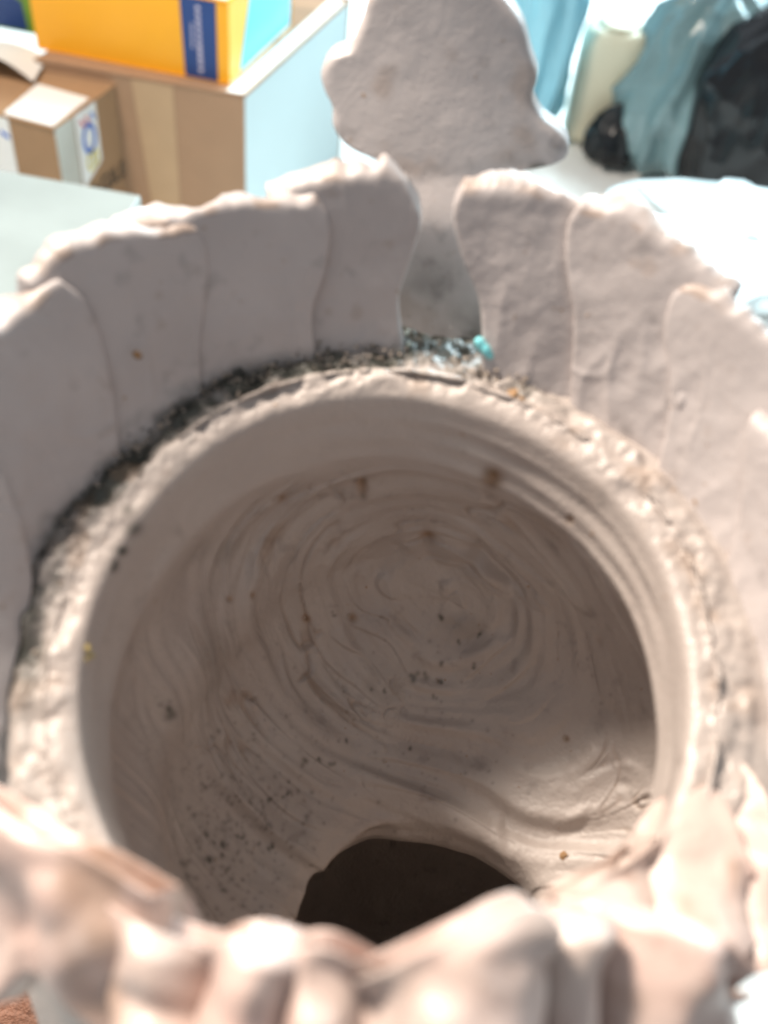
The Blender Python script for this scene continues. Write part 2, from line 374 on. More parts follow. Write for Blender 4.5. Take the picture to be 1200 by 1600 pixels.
def slab(name, Pf, outw, thick, mat, seed, parent, edge=.07, bumps=(.0024, .0005)):
    """front sheet Pf (nv,nu,3) thickened along outw with rounded, torn borders"""
    nv, nu = Pf.shape[:2]
    u = np.linspace(-1, 1, nu)[None]; v = np.linspace(0, 1, nv)[:, None]
    Pf = Pf + outw*((bumps[0]*fbm(Pf, 17, 2, seed)+bumps[1]*fbm(Pf, 120, 3, seed+3)+.0016*np.abs(noise(Pf[..., 0]*95, Pf[..., 1]*95, Pf[..., 2]*22, seed+4))*(1-v)**1.2-.0005*np.exp(-(noise(Pf[..., 0]*38, Pf[..., 1]*38, Pf[..., 2]*14, seed+5)/.05)**2)*sst(.0, .4, fbm(Pf, 26, 1, seed+6)))[..., None])
    e = np.minimum(1-np.abs(u), (1-v)*1.3); e = np.clip(e/edge, 0, 1)
    rnd = 1-np.sqrt(np.clip(1-(1-e)**2, 0, 1))
    tt = thick*(1.1+1.5*fbm(Pf, 45, 3, seed+9))
    F_ = Pf + outw*(rnd*thick*.22)[..., None]
    Bk = Pf + outw*(tt*(1-.30*rnd))[..., None] + np.array([0, 0, .0035])*((v**8)*fbm(Pf, 70, 3, seed+12))[..., None]
    V = np.concatenate([F_.reshape(-1, 3), Bk.reshape(-1, 3)]); n0 = nv*nu
    q1 = quads(nv, nu); q2 = q1[:, ::-1]+n0
    idx = np.arange(n0).reshape(nv, nu)
    loop = np.r_[idx[0, :], idx[1:, -1], idx[-1, -2::-1], idx[-2:0:-1, 0]]; l2 = np.roll(loop, -1)
    side = np.stack([loop, loop+n0, l2+n0, l2], -1)
    dz = np.clip(.5*sst(.25, .6, fbm(V, 60, 3, seed+20)), 0, 1)*0
    vv = np.r_[np.repeat(v[:, 0], nu), np.repeat(v[:, 0], nu)]
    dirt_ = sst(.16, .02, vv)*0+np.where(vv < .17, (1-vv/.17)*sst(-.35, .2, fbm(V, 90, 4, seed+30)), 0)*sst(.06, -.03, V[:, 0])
    ru = .22*sst(.45, .7, fbm(V, 85, 3, seed+31))
    top = np.where(vv > .965, 1, 0)*sst(-.1, .4, fbm(V, 90, 2, seed+33))*.5
    o = mesh_obj(name, to_world(V), np.concatenate([q1, q2, side]), mat, parent, attr={'dirt_shade': np.clip(dirt_, 0, .9), 'rust': np.clip(ru+top, 0, .8)})
    return o
PET = [  # bottom, top, left, right, offset of left edge, offset of right edge
 ([(-130, 1420), (-50, 1340), (8, 1200)], [(-190, 800), (-100, 730), (-10, 690)], [(-130, 1420), (-170, 1000), (-190, 800)], [(8, 1200), (14, 1060), (52, 910), (46, 830), (24, 765), (-10, 690)], .001, -.004),
 ([(-20, 1000), (60, 880), (192, 735)], [(-190, 620), (-60, 535), (20, 482), (98, 425)], [(-20, 1000), (-100, 800), (-190, 620)], [(192, 735), (186, 640), (166, 525), (140, 465), (98, 425)], .002, -.003),
 ([(120, 800), (210, 705), (322, 625)], [(48, 436), (110, 380), (200, 347), (260, 344), (310, 348)], [(120, 800), (100, 600), (48, 436)], [(322, 625), (320, 540), (331, 445), (327, 380), (310, 348)], .002, -.0025),
 ([(280, 650), (380, 610), (500, 590)], [(215, 346), (320, 312), (420, 298), (495, 300)], [(280, 650), (260, 480), (215, 346)], [(500, 590), (490, 490), (512, 410), (517, 340), (495, 300)], .002, -.0025),
 ([(460, 635), (550, 622), (640, 620)], [(425, 312), (480, 272), (590, 258), (630, 272), (648, 300)], [(460, 635), (445, 440), (425, 312)], [(640, 620), (622, 480), (640, 410), (657, 345), (648, 300)], .002, -.002),
 ([(752, 622), (840, 636), (940, 690)], [(722, 280), (790, 280), (860, 288), (950, 320)], [(752, 622), (748, 480), (718, 390), (706, 320), (722, 280)], [(940, 690), (945, 480), (950, 320)], -.004, .004),
 ([(885, 645), (985, 725), (1065, 840)], [(902, 312), (975, 326), (1050, 368), (1135, 445)], [(885, 645), (893, 490), (880, 405), (884, 345), (902, 312)], [(1065, 840), (1105, 600), (1135, 445)], -.0025, .002),
 ([(1018, 770), (1095, 900), (1145, 1080)], [(1068, 436), (1125, 452), (1190, 505), (1270, 570)], [(1018, 770), (1044, 610), (1034, 510), (1046, 455), (1068, 436)], [(1145, 1080), (1215, 800), (1270, 570)], -.0025, .002),
 ([(1120, 900), (1160, 1060), (1175, 1260)], [(1172, 648), (1240, 690), (1330, 790)], [(1120, 900), (1150, 790), (1160, 710), (1172, 648)], [(1175, 1260), (1270, 1020), (1330, 790)], -.003, .002),
]
for i, (b, t, l, r_, ol, orr) in enumerate(PET):
    nu, nv = 72, 96
    pxs = coons(b, t, l, r_, nu, nv)
    # torn, wavering top edge
    u = np.linspace(0, 1, nu)
    wob = 9*noise(u*4, i*3.1, 0, 5)+5*noise(u*12, i*3.1, 0, 6)+2*noise(u*21+3*noise(u*3, i, 0, 9), i*3.1, 0, 7)
    vv = np.linspace(0, 1, nv)[:, None]
    pxs[..., 1] += wob[None]*vv**6+13*vv**2
    uu = sst(0, 1, u)[None]*np.ones((nv, 1))
    off = ol+(orr-ol)*uu
    Pf = on_ruff(pxs, off)
    d = np.stack([Pf[..., 0], Pf[..., 1], Pf[..., 2]*0], -1); d /= np.linalg.norm(d, axis=-1, keepdims=True)
    outw = d + np.array([0, 0, .10])
    Pf = Pf - d*(.0015*np.sin(np.pi*uu)*vv)[..., None]
    slab('ruff_petal', Pf, outw, .0095, M_petal, 200+i*17, SC)

# --- tall spoon-shaped slab rising behind the ruff
left = [(605, 665), (605, 480), (628, 400), (652, 330), (630, 290), (585, 256), (532, 232), (514, 208), (516, 180), (503, 155), (497, 128), (512, 104), (540, 92), (552, 66), (562, 40), (572, 14), (590, -12), (620, -30), (675, -38)]
right = [(675, -38), (735, -30), (775, -6), (800, 25), (818, 60), (828, 100), (838, 135), (832, 165), (845, 195), (868, 216), (886, 242), (882, 262), (830, 272), (755, 278), (722, 298), (714, 340), (735, 410), (765, 480), (768, 665)]
ol = np.concatenate([resample(left, 110), resample(right, 120)[1:]])
ol = ol + np.stack([2*noise(np.arange(len(ol))*.2, 0, 0, 8), 2*noise(np.arange(len(ol))*.2, 5, 0, 8)], -1)
sy = np.clip(ol[:, 1], 90, 665); sx = np.interp(sy, [90, 300, 400, 600], [680, 684, 692, 697])
spn = np.stack([sx, sy], -1)
def on_back(pxs):
    d = pray(pxs)
    def hit(yb, k, z0):
        t = (yb+k*(CAM0[2]-z0)-CAM0[1])/(d[..., 1]-k*d[..., 2]); return t[..., None]
    m = sst(270, 400, pxs[..., 1])[..., None]              # upright stem, head leaning back
    return CAM0+((1-m)*hit(.172, .52, .03)+m*hit(.176, .22, .03))*d
ks = np.r_[np.linspace(0, .9, 22), .92, .94, .955, .97, .98, .988, .994, .998, 1]
g2 = spn[None]+ks[:, None, None]*(ol-spn)[None]
Pf = on_back(g2)
nrm = np.array([.14, .96, .10])
hh = (.0030*fbm(Pf, 13, 2, 301)+.0003*fbm(Pf, 110, 3, 302))
Pf = Pf+nrm*(hh+.006*((g2[..., 0]-690)/200)**2*(g2[..., 1] < 400))[..., None]
rd = (1-np.sqrt(1-np.clip((ks-.90)/.1, 0, 1)**2*.9999))[:, None, None]
F_ = Pf+nrm*.003*rd; Bk = Pf+nrm*(.013-.003*rd)
V = np.concatenate([F_.reshape(-1, 3), Bk.reshape(-1, 3)]); nr, nc = Pf.shape[:2]; n0 = nr*nc
q1 = quads(nr, nc)
loop = np.arange(n0-nc, n0); l2 = loop[1:]; loop = loop[:-1]
ef, eb = np.arange(nc)+len(V), np.arange(nc)+len(V)+nc
V = np.concatenate([V, V[n0-nc:n0], V[2*n0-nc:2*n0]])           # own vertices for the cut edge, so that it shades as a cut
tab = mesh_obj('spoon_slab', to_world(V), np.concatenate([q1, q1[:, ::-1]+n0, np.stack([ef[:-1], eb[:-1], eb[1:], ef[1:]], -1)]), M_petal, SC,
    attr={'dirt_shade': .8*np.exp(-((ppix(V)[1]-262)/9)**2)*sst(.1, .4, fbm(V, 90, 2, 305))*(ppix(V)[0] > 730)+.8*sst(360, 520, ppix(V)[1])*sst(-.5, .5, fbm(V, 45, 4, 306)), 'rust': .3*sst(.2, .6, fbm(V, 50, 3, 304))})  # stem grime doubles as painted shade of the slot; dark blots edge the head
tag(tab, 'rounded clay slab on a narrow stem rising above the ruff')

# --- front of the ruff: thick curled lobes close to the viewer
def lobe(crest, bottom, z0, z1, bulge, seed, power=2.2, dip=0, inw=.0025, nu=70, nv=80):
    C_ = resample(crest, nu)+np.array([0, 42 if 405 < seed < 455 else 18]); B_ = resample(bottom, nu)+np.array([0, 30])
    v = np.linspace(0, 1, nv)[:, None, None]
    pxs = (1-v)*C_[None]+v*B_[None]
    u = np.linspace(-1, 1, nu)[None]; vv = v[..., 0]
    zz = z0+(z1-z0)*vv**1.25
    d = pray(pxs); t = (zz-CAM0[2])/d[..., 2]
    Pp = CAM0+t[..., None]*d
    # roll over the crest and down to the mouth, so that the lobe is a closed fold of clay
    nb = 18; a = np.linspace(0, 1, nb)[::-1][:, None, None]
    c0 = Pp[0][None]; rad = c0*np.array([1, 1, 0]); rad = rad/np.linalg.norm(rad, axis=-1, keepdims=True)
    inner = c0 - rad*(inw*np.sin(a*np.pi/2)) - np.array([0, 0, 1.0])*(a**1.3*.055)
    Pp = np.concatenate([inner[:-1], Pp]); ve = np.r_[np.zeros(nb-1), np.linspace(0, 1, nv)][:, None]
    rr = np.stack([Pp[..., 0], Pp[..., 1], Pp[..., 2]*0], -1); rr /= np.linalg.norm(rr, axis=-1, keepdims=True)
    nr_ = rr*.55+np.array([0, 0, .83])
    pil = 1-np.abs(u)**power
    h = bulge*(pil-1)*(.35+.65*sst(0, .3, ve))+.0080*fbm(Pp, 40, 2, seed)*sst(-.02, .15, ve)+.0006*fbm(Pp, 90, 2, seed+1)
    h = h-dip*np.exp(-((ve-.45)/.12)**2)*(1-u**2)
    Pp = Pp+nr_*h[..., None]
    under = Pp - nr_*.016
    n0 = Pp.shape[0]*nu
    V = np.concatenate([Pp.reshape(-1, 3), under.reshape(-1, 3)]); q1 = quads(Pp.shape[0], nu)
    idx = np.arange(n0).reshape(-1, nu); loop = np.r_[idx[0, :], idx[1:, -1], idx[-1, -2::-1], idx[-2:0:-1, 0]]; l2 = np.roll(loop, -1)
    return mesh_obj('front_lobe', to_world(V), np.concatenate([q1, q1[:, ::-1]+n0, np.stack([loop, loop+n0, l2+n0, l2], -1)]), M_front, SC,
        attr={'dirt_shade': np.zeros(len(V)), 'rust': .5*sst(.15, .6, fbm(V, 40, 3, seed+5))})
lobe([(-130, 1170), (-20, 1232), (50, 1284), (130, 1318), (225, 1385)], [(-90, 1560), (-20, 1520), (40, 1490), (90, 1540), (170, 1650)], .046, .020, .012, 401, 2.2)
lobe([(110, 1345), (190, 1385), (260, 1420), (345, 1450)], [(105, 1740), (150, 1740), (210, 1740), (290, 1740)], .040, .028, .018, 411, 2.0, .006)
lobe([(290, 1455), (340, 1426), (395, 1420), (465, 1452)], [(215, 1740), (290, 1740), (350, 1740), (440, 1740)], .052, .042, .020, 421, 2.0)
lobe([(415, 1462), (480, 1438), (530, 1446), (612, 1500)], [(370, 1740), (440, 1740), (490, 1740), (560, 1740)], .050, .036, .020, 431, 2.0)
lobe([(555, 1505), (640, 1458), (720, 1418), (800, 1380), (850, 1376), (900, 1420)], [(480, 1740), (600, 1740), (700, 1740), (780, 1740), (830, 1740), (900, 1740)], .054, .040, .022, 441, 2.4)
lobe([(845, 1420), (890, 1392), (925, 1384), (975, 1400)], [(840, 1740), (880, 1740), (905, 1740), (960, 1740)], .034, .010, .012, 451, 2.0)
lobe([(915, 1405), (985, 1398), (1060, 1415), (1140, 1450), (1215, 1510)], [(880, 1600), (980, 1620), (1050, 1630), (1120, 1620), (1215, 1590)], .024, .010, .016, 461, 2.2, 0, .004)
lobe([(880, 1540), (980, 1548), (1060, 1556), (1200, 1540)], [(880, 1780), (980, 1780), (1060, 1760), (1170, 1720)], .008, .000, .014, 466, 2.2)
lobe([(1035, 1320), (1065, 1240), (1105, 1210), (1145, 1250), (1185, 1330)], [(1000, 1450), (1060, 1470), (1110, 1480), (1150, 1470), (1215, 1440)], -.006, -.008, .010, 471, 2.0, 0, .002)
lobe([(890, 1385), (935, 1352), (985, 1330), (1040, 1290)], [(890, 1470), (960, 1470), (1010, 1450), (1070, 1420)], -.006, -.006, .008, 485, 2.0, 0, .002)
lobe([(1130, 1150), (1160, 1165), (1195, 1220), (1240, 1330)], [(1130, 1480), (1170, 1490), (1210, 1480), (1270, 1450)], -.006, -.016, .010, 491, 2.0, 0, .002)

# --- crumbs, grit, small foreign bits and stand-ins for gaps
def blob_cluster(name, pts, sizes, mat, parent, kind=True, seed=0, sub=1):
    bm = bmesh.new(); rg = random.Random(seed)
    for p, s in zip(pts, sizes):
        mtx = Matrix.Translation(Vector(p))@Matrix.Rotation(rg.uniform(0, 6.28), 4, Vector((rg.random(), rg.random(), rg.random()+.01)).normalized())@Matrix.Diagonal((s*rg.uniform(.6, 1.3), s*rg.uniform(.6, 1.3), s*rg.uniform(.5, 1), 1))
        g = bmesh.ops.create_icosphere(bm, subdivisions=sub, radius=1, matrix=mtx)
        for v in g['verts']: v.co += Vector((rg.gauss(0, 1), rg.gauss(0, 1), rg.gauss(0, 1)))*s*(.18 if sub == 1 else .02)
    me = bpy.data.meshes.new(name); bm.to_mesh(me); bm.free(); me.materials.append(mat)
    o = bpy.data.objects.new(name, me); col.objects.link(o)
    if parent is not None: o.parent = parent; o.matrix_parent_inverse = parent.matrix_world.inverted()
    if kind: o['kind'] = 'stuff'
    return o
def band_pts(nn, t0, t1, rm, rs, zo, dens=None):
    t = rng.uniform(t0, t1, nn); rr = rng.normal(rm, rs, nn)
    p = np.stack([rr*np.cos(t), rr*np.sin(t), TILT*rr*np.sin(t)+zo+rng.uniform(-.001, .003, nn)], -1)
    return to_world(p)
blob_cluster('clay_crumbs', band_pts(460, 1.1, 3.3, .1290, .0045, .0003), rng.uniform(.0004, .0012, 460), M_crumb, SC, seed=1)
blob_cluster('dark_grit', np.concatenate([band_pts(150, 1.75, 2.9, .130, .0035, .0003), band_pts(40, 1.2, 1.75, .130, .003, .0003)]), rng.uniform(.0003, .0010, 190), M_grit, SC, seed=2)
def bits(pl, size, rm): pass
hole = np.array([[348, 628]]); hp = to_world(on_ruff(hole, -.004))
blob_cluster('dark_hole_blob', hp, [.0045], M_grit, SC, False, 3)  # dark-coloured lump put in place of a shaded hole
blob_cluster('grog_lump', to_world(on_ruff(np.array([[800, 618], [812, 626]]), -.016)), [.0032, .0026], M_rust, SC, False, 4)
blob_cluster('grog_lump', to_world(on_ruff(np.array([[215, 556]]), -.006)), [.0018], M_rust, SC, False, 5)
blob_cluster('gap_light_blob', to_world(on_ruff(np.array([[752, 538], [762, 548]]), -.004)), [.0040, .0036], M_cyan, SC, False, 6, 3)  # added cyan blobs stand in for bright background showing through a gap
blob_cluster('wet_slip', to_world(on_ruff(np.array([[636, 520], [640, 538]]), .000)), [.0016, .0018], M_slip, SC, True, 7, 3)
# a yellow scrap stuck on the inside of the left lip, an orange grain on the right wall
def on_rim_in(x, y, zr):
    d = pray(np.array([x, y])); t = (zr+0-CAM0[2])
    lo, hi = .2, .6
    for _ in range(50):
        m = (lo+hi)/2; p = CAM0+m*d
        if p[2]-TILT*p[1] > zr: lo = m
        else: hi = m
    return CAM0+lo*d
blob_cluster('yellow_scrap', to_world(np.array([on_rim_in(138, 1012, -.001), on_rim_in(142, 1025, -.004), on_rim_in(134, 1030, -.002)])), [.0016, .0016, .0013], M_yellow, SC, False, 8)
def on_body(x, y):
    d2 = (ppix(P)[0]-x)**2+(ppix(P)[1]-y)**2 + np.where((ins > 0) & (depth > .04), 0, 1e9)
    k = np.unravel_index(np.argmin(d2), d2.shape); return P[k]
blob_cluster('grog_lump', to_world(np.array([on_body(880, 1336)])), [.0026], M_rust, SC, False, 9)
blob_cluster('clay_crumbs', to_world(np.array([on_body(x, y) for x, y in [(335, 1342), (420, 1318), (405, 1408), (655, 872), (883, 1155), (300, 1330), (475, 965), (545, 962), (600, 1190), (720, 1210)]])), [.0013, .0011, .0016, .0008, .0014, .001, .0011, .0012, .0009, .001], M_crumb, SC, True, 10)

# ------------------------------------------------------------------ things behind
M_card = simple('cardboard', (.34, .205, .11), .8, .10, 30, .08)
M_card2 = simple('pale_cardboard', (.33, .205, .125), .8, .10, 20, .08)
M_tape = simple('kraft_tape', (.43, .29, .17), .45, .08, 30, .05)
M_white = simple('white_paper', (.80, .80, .78), .6, .04, 30, .04)
M_ice = simple('pale_blue_board', (.46, .55, .56), .5, .06, 8, .04)
M_grey = simple('grey_tape', (.50, .50, .45), .4, .06, 40, .05)
M_orange = simple('orange_print', (.86, .40, .018), .35, .04, 20, .02)
M_navy = simple('navy_print', (.018, .055, .20), .35, .1, 20, .02)
M_ltyel = simple('yellow_print', (.84, .55, .08), .35, .04, 20, .02)
M_sky = simple('sky_blue_print', (.16, .66, .86), .35, .06, 10, .02)
M_blue = simple('blue_ink', (.03, .14, .55), .5, .15, 40, .02)
M_red = simple('red_ink', (.60, .05, .10), .5, .1, 40, .02)
M_yink = simple('yellow_ink', (.70, .58, .05), .5, .1, 40, .02)
M_black = simple('black_ink', (.05, .045, .04), .6, .2, 40, .02)
M_green = simple('green_print', (.16, .30, .03), .4, .15, 12, .02)
M_lilac = simple('pale_ink', (.50, .48, .60), .5, .1, 40, .02)

def quad_sheet(name, pts, mat, parent, off, thick=.0012):
    """a thin printed or taped patch: outline pts (world) extruded along off"""
    n = len(pts); off = Vector(off).normalized()
    V = [tuple(Vector(p)+off*.0004) for p in pts]+[tuple(Vector(p)+off*thick) for p in pts]
    Fc = [tuple(range(n)), tuple(range(2*n-1, n-1, -1))]+[(i, (i+1) % n, n+(i+1) % n, n+i) for i in range(n)]
    o = mesh_obj(name, np.array(V), Fc, mat, parent, smooth=False)
    bm = bmesh.new(); bm.from_mesh(o.data); bmesh.ops.recalc_face_normals(bm, faces=bm.faces); bm.to_mesh(o.data); bm.free()
    return o
class Carton:
    """closed carton: corner = near right top corner, ex along the front (leftwards), ey along the right side (away)"""
    def __init__(s, name, corner, ang, side_ang, wx, wy, h, mat, label, cat):
        s.c = Vector(corner); s.ez = Vector((0, 0, 1)); s.h = h
        s.ex = Vector((math.cos(math.radians(ang)), math.sin(math.radians(ang)), 0)); s.ey = Vector((math.cos(math.radians(side_ang)), math.sin(math.radians(side_ang)), 0))
        s.root = tag(empty(name, tuple(s.c+s.ex*wx/2+s.ey*wy/2-s.ez*h)), label, cat)
        bm = bmesh.new(); bmesh.ops.create_cube(bm, size=1)
        bmesh.ops.subdivide_edges(bm, edges=bm.edges[:], cuts=7, use_grid_fill=True)
        for v in bm.verts:
            a, b, c = v.co.x, v.co.y, v.co.z
            w_ = .0035*float(noise(a*4+wx*50, b*4, c*4, 17))*(1 if abs(a) < .49 or abs(b) < .49 else .3)     # slack, slightly dented board
            q_ = s.ex*(a*wx)+s.ey*(b*wy)+s.ez*((c+.5)*h)
            nn_ = Vector((-s.ey.y, s.ey.x, 0))*w_*(abs(a) > .49)+Vector((-s.ex.y, s.ex.x, 0))*w_*(abs(b) > .49)
            v.co = q_+nn_*.25
        ed = [e for e in bm.edges if e.calc_face_angle(0) > 1.0]
        bmesh.ops.bevel(bm, geom=ed, offset=.003, segments=2, profile=.5, affect='EDGES')
        bmesh.ops.recalc_face_normals(bm, faces=bm.faces)
        me = bpy.data.meshes.new('box_body'); bm.to_mesh(me); bm.free(); me.materials.append(mat)
        o = bpy.data.objects.new('box_body', me); col.objects.link(o); o.parent = s.root
        bpy.context.view_layer.update()
        s.nf = Vector((s.ex.y, -s.ex.x, 0)); s.nf = s.nf if s.nf.dot(s.ey) < 0 else -s.nf
        s.ns = Vector((s.ey.y, -s.ey.x, 0)); s.ns = s.ns if s.ns.dot(s.ex) < 0 else -s.ns
    def f(s, u, d): return s.c+s.ex*u-s.ez*d            # front face: u leftwards, d down
    def r(s, u, d): return s.c+s.ey*u-s.ez*d            # right face: u away
    def t(s, u, v): return s.c+s.ex*u+s.ey*v            # top
    def pf(s, name, m, pts, th=.0012): return quad_sheet(name, [s.f(*p) for p in pts], m, s.root, s.nf, th)
    def pr(s, name, m, pts, th=.0012): return quad_sheet(name, [s.r(*p) for p in pts], m, s.root, s.ns, th)
    def pt(s, name, m, pts, th=.0012): return quad_sheet(name, [s.t(*p) for p in pts], m, s.root, s.ez, th)
def text_part(name, body, size, mat, parent, origin, xdir, up, nrm, off=.002, shear=0):
    cu = bpy.data.curves.new(name, 'FONT'); cu.body = body; cu.size = size; cu.extrude = .0003; cu.shear = shear
    tmp = bpy.data.objects.new(name+'_t', cu); col.objects.link(tmp)
    me = bpy.data.meshes.new_from_object(tmp.evaluated_get(bpy.context.evaluated_depsgraph_get()))
    bpy.data.objects.remove(tmp)
    x, y, z_ = Vector(xdir).normalized(), Vector(up).normalized(), Vector(nrm).normalized()
    mt = Matrix(((x.x, y.x, z_.x, 0), (x.y, y.y, z_.y, 0), (x.z, y.z, z_.z, 0), (0, 0, 0, 1)))
    mt = Matrix.Translation(Vector(origin)+z_*off)@mt
    me.transform(mt); me.materials.clear(); me.materials.append(mat)
    o = bpy.data.objects.new(name, me); col.objects.link(o); o.parent = parent; o.matrix_parent_inverse = parent.matrix_world.inverted()
    return o
ZB = .40
A = atz(380, 150, ZB)
big = Carton('cardboard_box', A, 176, 75, .40, .52, ZB-.004, M_card2, 'large brown cardboard box under the orange carton, its right side pale blue', 'box')
big.pr('pale_side', M_ice, [(.004, .006), (.516, .006), (.516, .37), (.004, .37)])
big.pf('tape', M_tape, [(.135, .004), (.215, .004), (.19, .33), (.135, .33)], .0018)
big.pt('white_top_strip', M_white, [(.004, .006), (.035, .006), (.035, .50), (.004, .50)])
big.pt('flap_seam', M_black, [(.04, .245), (.39, .245), (.39, .250), (.04, .250)])
O = atz(357, 132, ZB+.001)
org = Carton('orange_carton', tuple(O+np.array([0, 0, .148])), 174, 77, .375, .30, .147, M_orange, 'bright orange carton with a navy stripe, lying on the brown box', 'carton')
org.pf('navy_stripe', M_navy, [(.020, .002), (.088, .002), (.084, .146), (.020, .146)])
org.pr('yellow_panel', M_ltyel, [(.004, .003), (.10, .003), (.045, .145), (.004, .145)])
org.pr('sky_blue_panel', M_sky, [(.106, .003), (.296, .003), (.296, .145), (.051, .145)])
org.pr('blue_corner', M_blue, [(.235, .003), (.294, .003), (.294, .075)], .002)
org.pt('lid_panel', M_sky, [(.01, .01), (.36, .01), (.36, .29), (.01, .29)])
org.pt('white_lid_corner', M_white, [(.004, .008), (.03, .008), (.06, .29), (.004, .29)], .002)
for k in range(11):       # the stripe's lettering is too small to read: letter-sized strokes
    d = .014+k*.0112; hgt = random.uniform(.006, .0085)
    org.pf('letter_mark', M_lilac, [(.050-k*.0002, d), (.0585-k*.0002, d+.001), (.0585-k*.0002, d+hgt), (.050-k*.0002, d+hgt)], .0022)
org.pf('small_letter_line', M_lilac, [(.0655, .046), (.068, .046), (.068, .092), (.0655, .092)], .0018)
G = atz(82, 201, ZB-.02)
fr = Carton('fragile_box', G, 168, 74, .30, .215, ZB-.024, M_card, 'brown cardboard box marked FRAGILE with white labels, in front of the other boxes', 'box')
fr.pt('shipping_label', M_white, [(.004, .006), (.10, .006), (.115, .13), (.006, .125)], .0016)
fr.pf('white_tape', M_white, [(.088, .002), (.14, .002), (.14, .3), (.088, .3)])
fr.pf('ink_mark', M_blue, [(.092, .035), (.108, .028), (.108, .036), (.092, .043)], .002)
fr.pr('grey_tape', M_grey, [(.003, .003), (.060, .003), (.060, .3), (.003, .3)])
fr.pr('logo_label', M_white, [(.064, .004), (.130, .004), (.130, .120), (.064, .150)], .0018)
def ring_part(name, m, cu, cd_, ru, rd, wd):
    n_ = 22; ou = [fr.r(cu+math.cos(k*2*math.pi/n_)*ru, cd_+math.sin(k*2*math.pi/n_)*rd)+fr.ns*.003 for k in range(n_)]
    inn = [fr.r(cu+math.cos(k*2*math.pi/n_)*(ru-wd), cd_+math.sin(k*2*math.pi/n_)*(rd-wd))+fr.ns*.003 for k in range(n_)]
    return mesh_obj(name, np.array([tuple(v) for v in ou+inn]), [(i, (i+1) % n_, n_+(i+1) % n_, n_+i) for i in range(n_)], m, fr.root, smooth=False)
ring_part('blue_ring', M_blue, .098, .062, .022, .030, .009)
ring_part('yellow_ring', M_yink, .094, .108, .012, .018, .005)
ring_part('yellow_ring', M_yink, .110, .105, .010, .016, .005)
for cu_, m_ in ((.083, M_red), (.100, M_red), (.118, M_blue)):
    fr.pr('logo_stroke', m_, [(cu_-.008, .018), (cu_-.002, .018), (cu_+.006, .034), (cu_, .034)], .003)
text_part('fragile_lettering', 'FRAGILE', .048, M_black, fr.root, fr.r(.030, .188), fr.ey, (0, 0, 1), fr.ns)
text_part('label_lettering', 'AIR', .035, M_ice, fr.root, fr.t(.085, .016), -fr.ex, fr.ey, (0, 0, 1))
# open flap with white paper, left of the fragile box's top
fl = tag(empty('paper_sheet', tuple(atz(20, 115, ZB+.02))), 'curled white paper lying on the boxes at the far left', 'paper')
nu, nv = 20, 14
uu, vv = np.meshgrid(np.linspace(0, 1, nu), np.linspace(0, 1, nv))
a_, b_, c_ = [np.array(atz(*p, ZB-.012)) for p in ((-70, 110), (52, 130), (75, 92))]
sp = a_+(b_-a_)*uu[..., None]+(c_-b_)*vv[..., None]; sp[..., 2] += .035*np.sin(uu*np.pi)**1.0*(1-.5*vv)+.002
sp2 = sp+np.array([0, 0, .0012]); V = np.concatenate([sp.reshape(-1, 3), sp2.reshape(-1, 3)]); q1 = quads(nv, nu)
mesh_obj('sheet', V, np.concatenate([q1[:, ::-1], q1+nv*nu]), M_white, fl)
# green carton behind, at the far left
Gn = atz(48, 84, ZB)
gr = Carton('green_carton', tuple(np.array(Gn)+np.array([.012, .085, .14])), 174, 77, .26, .25, .14, M_green, 'green and blue carton at the far left, beside the orange one', 'carton')
gr.pf('blue_panel', M_navy, [(.052, .085), (.2, .02), (.2, .139), (.047, .139)])

# translucent pale board lying across the table's far left corner
a_, b_, c_ = [Vector(atz(*p, TZ+.021)) for p in ((-60, 254), (220, 305), (165, 400))]
M_board = simple('frosted_board', (.29, .32, .31), .40, .22, 7, .05)
bd = tag(empty('plastic_board', tuple(b_)), 'pale frosted plastic board behind the left of the ruff', 'board')
back = (c_-b_).normalized(); lf = (a_-b_).normalized()
pts = [b_, b_+lf*.75, b_+lf*.75+back*.9, b_+back*.9]
n_ = 4; V = [tuple(p) for p in pts]+[tuple(p-Vector((0, 0, .02))) for p in pts]
o = mesh_obj('sheet', np.array(V), [(0, 1, 2, 3), (7, 6, 5, 4)]+[(i, n_+i, n_+(i+1) % n_, (i+1) % n_) for i in range(4)], M_board, bd, smooth=False)
bv = o.modifiers.new('bevel', 'BEVEL'); bv.width = .003; bv.segments = 2

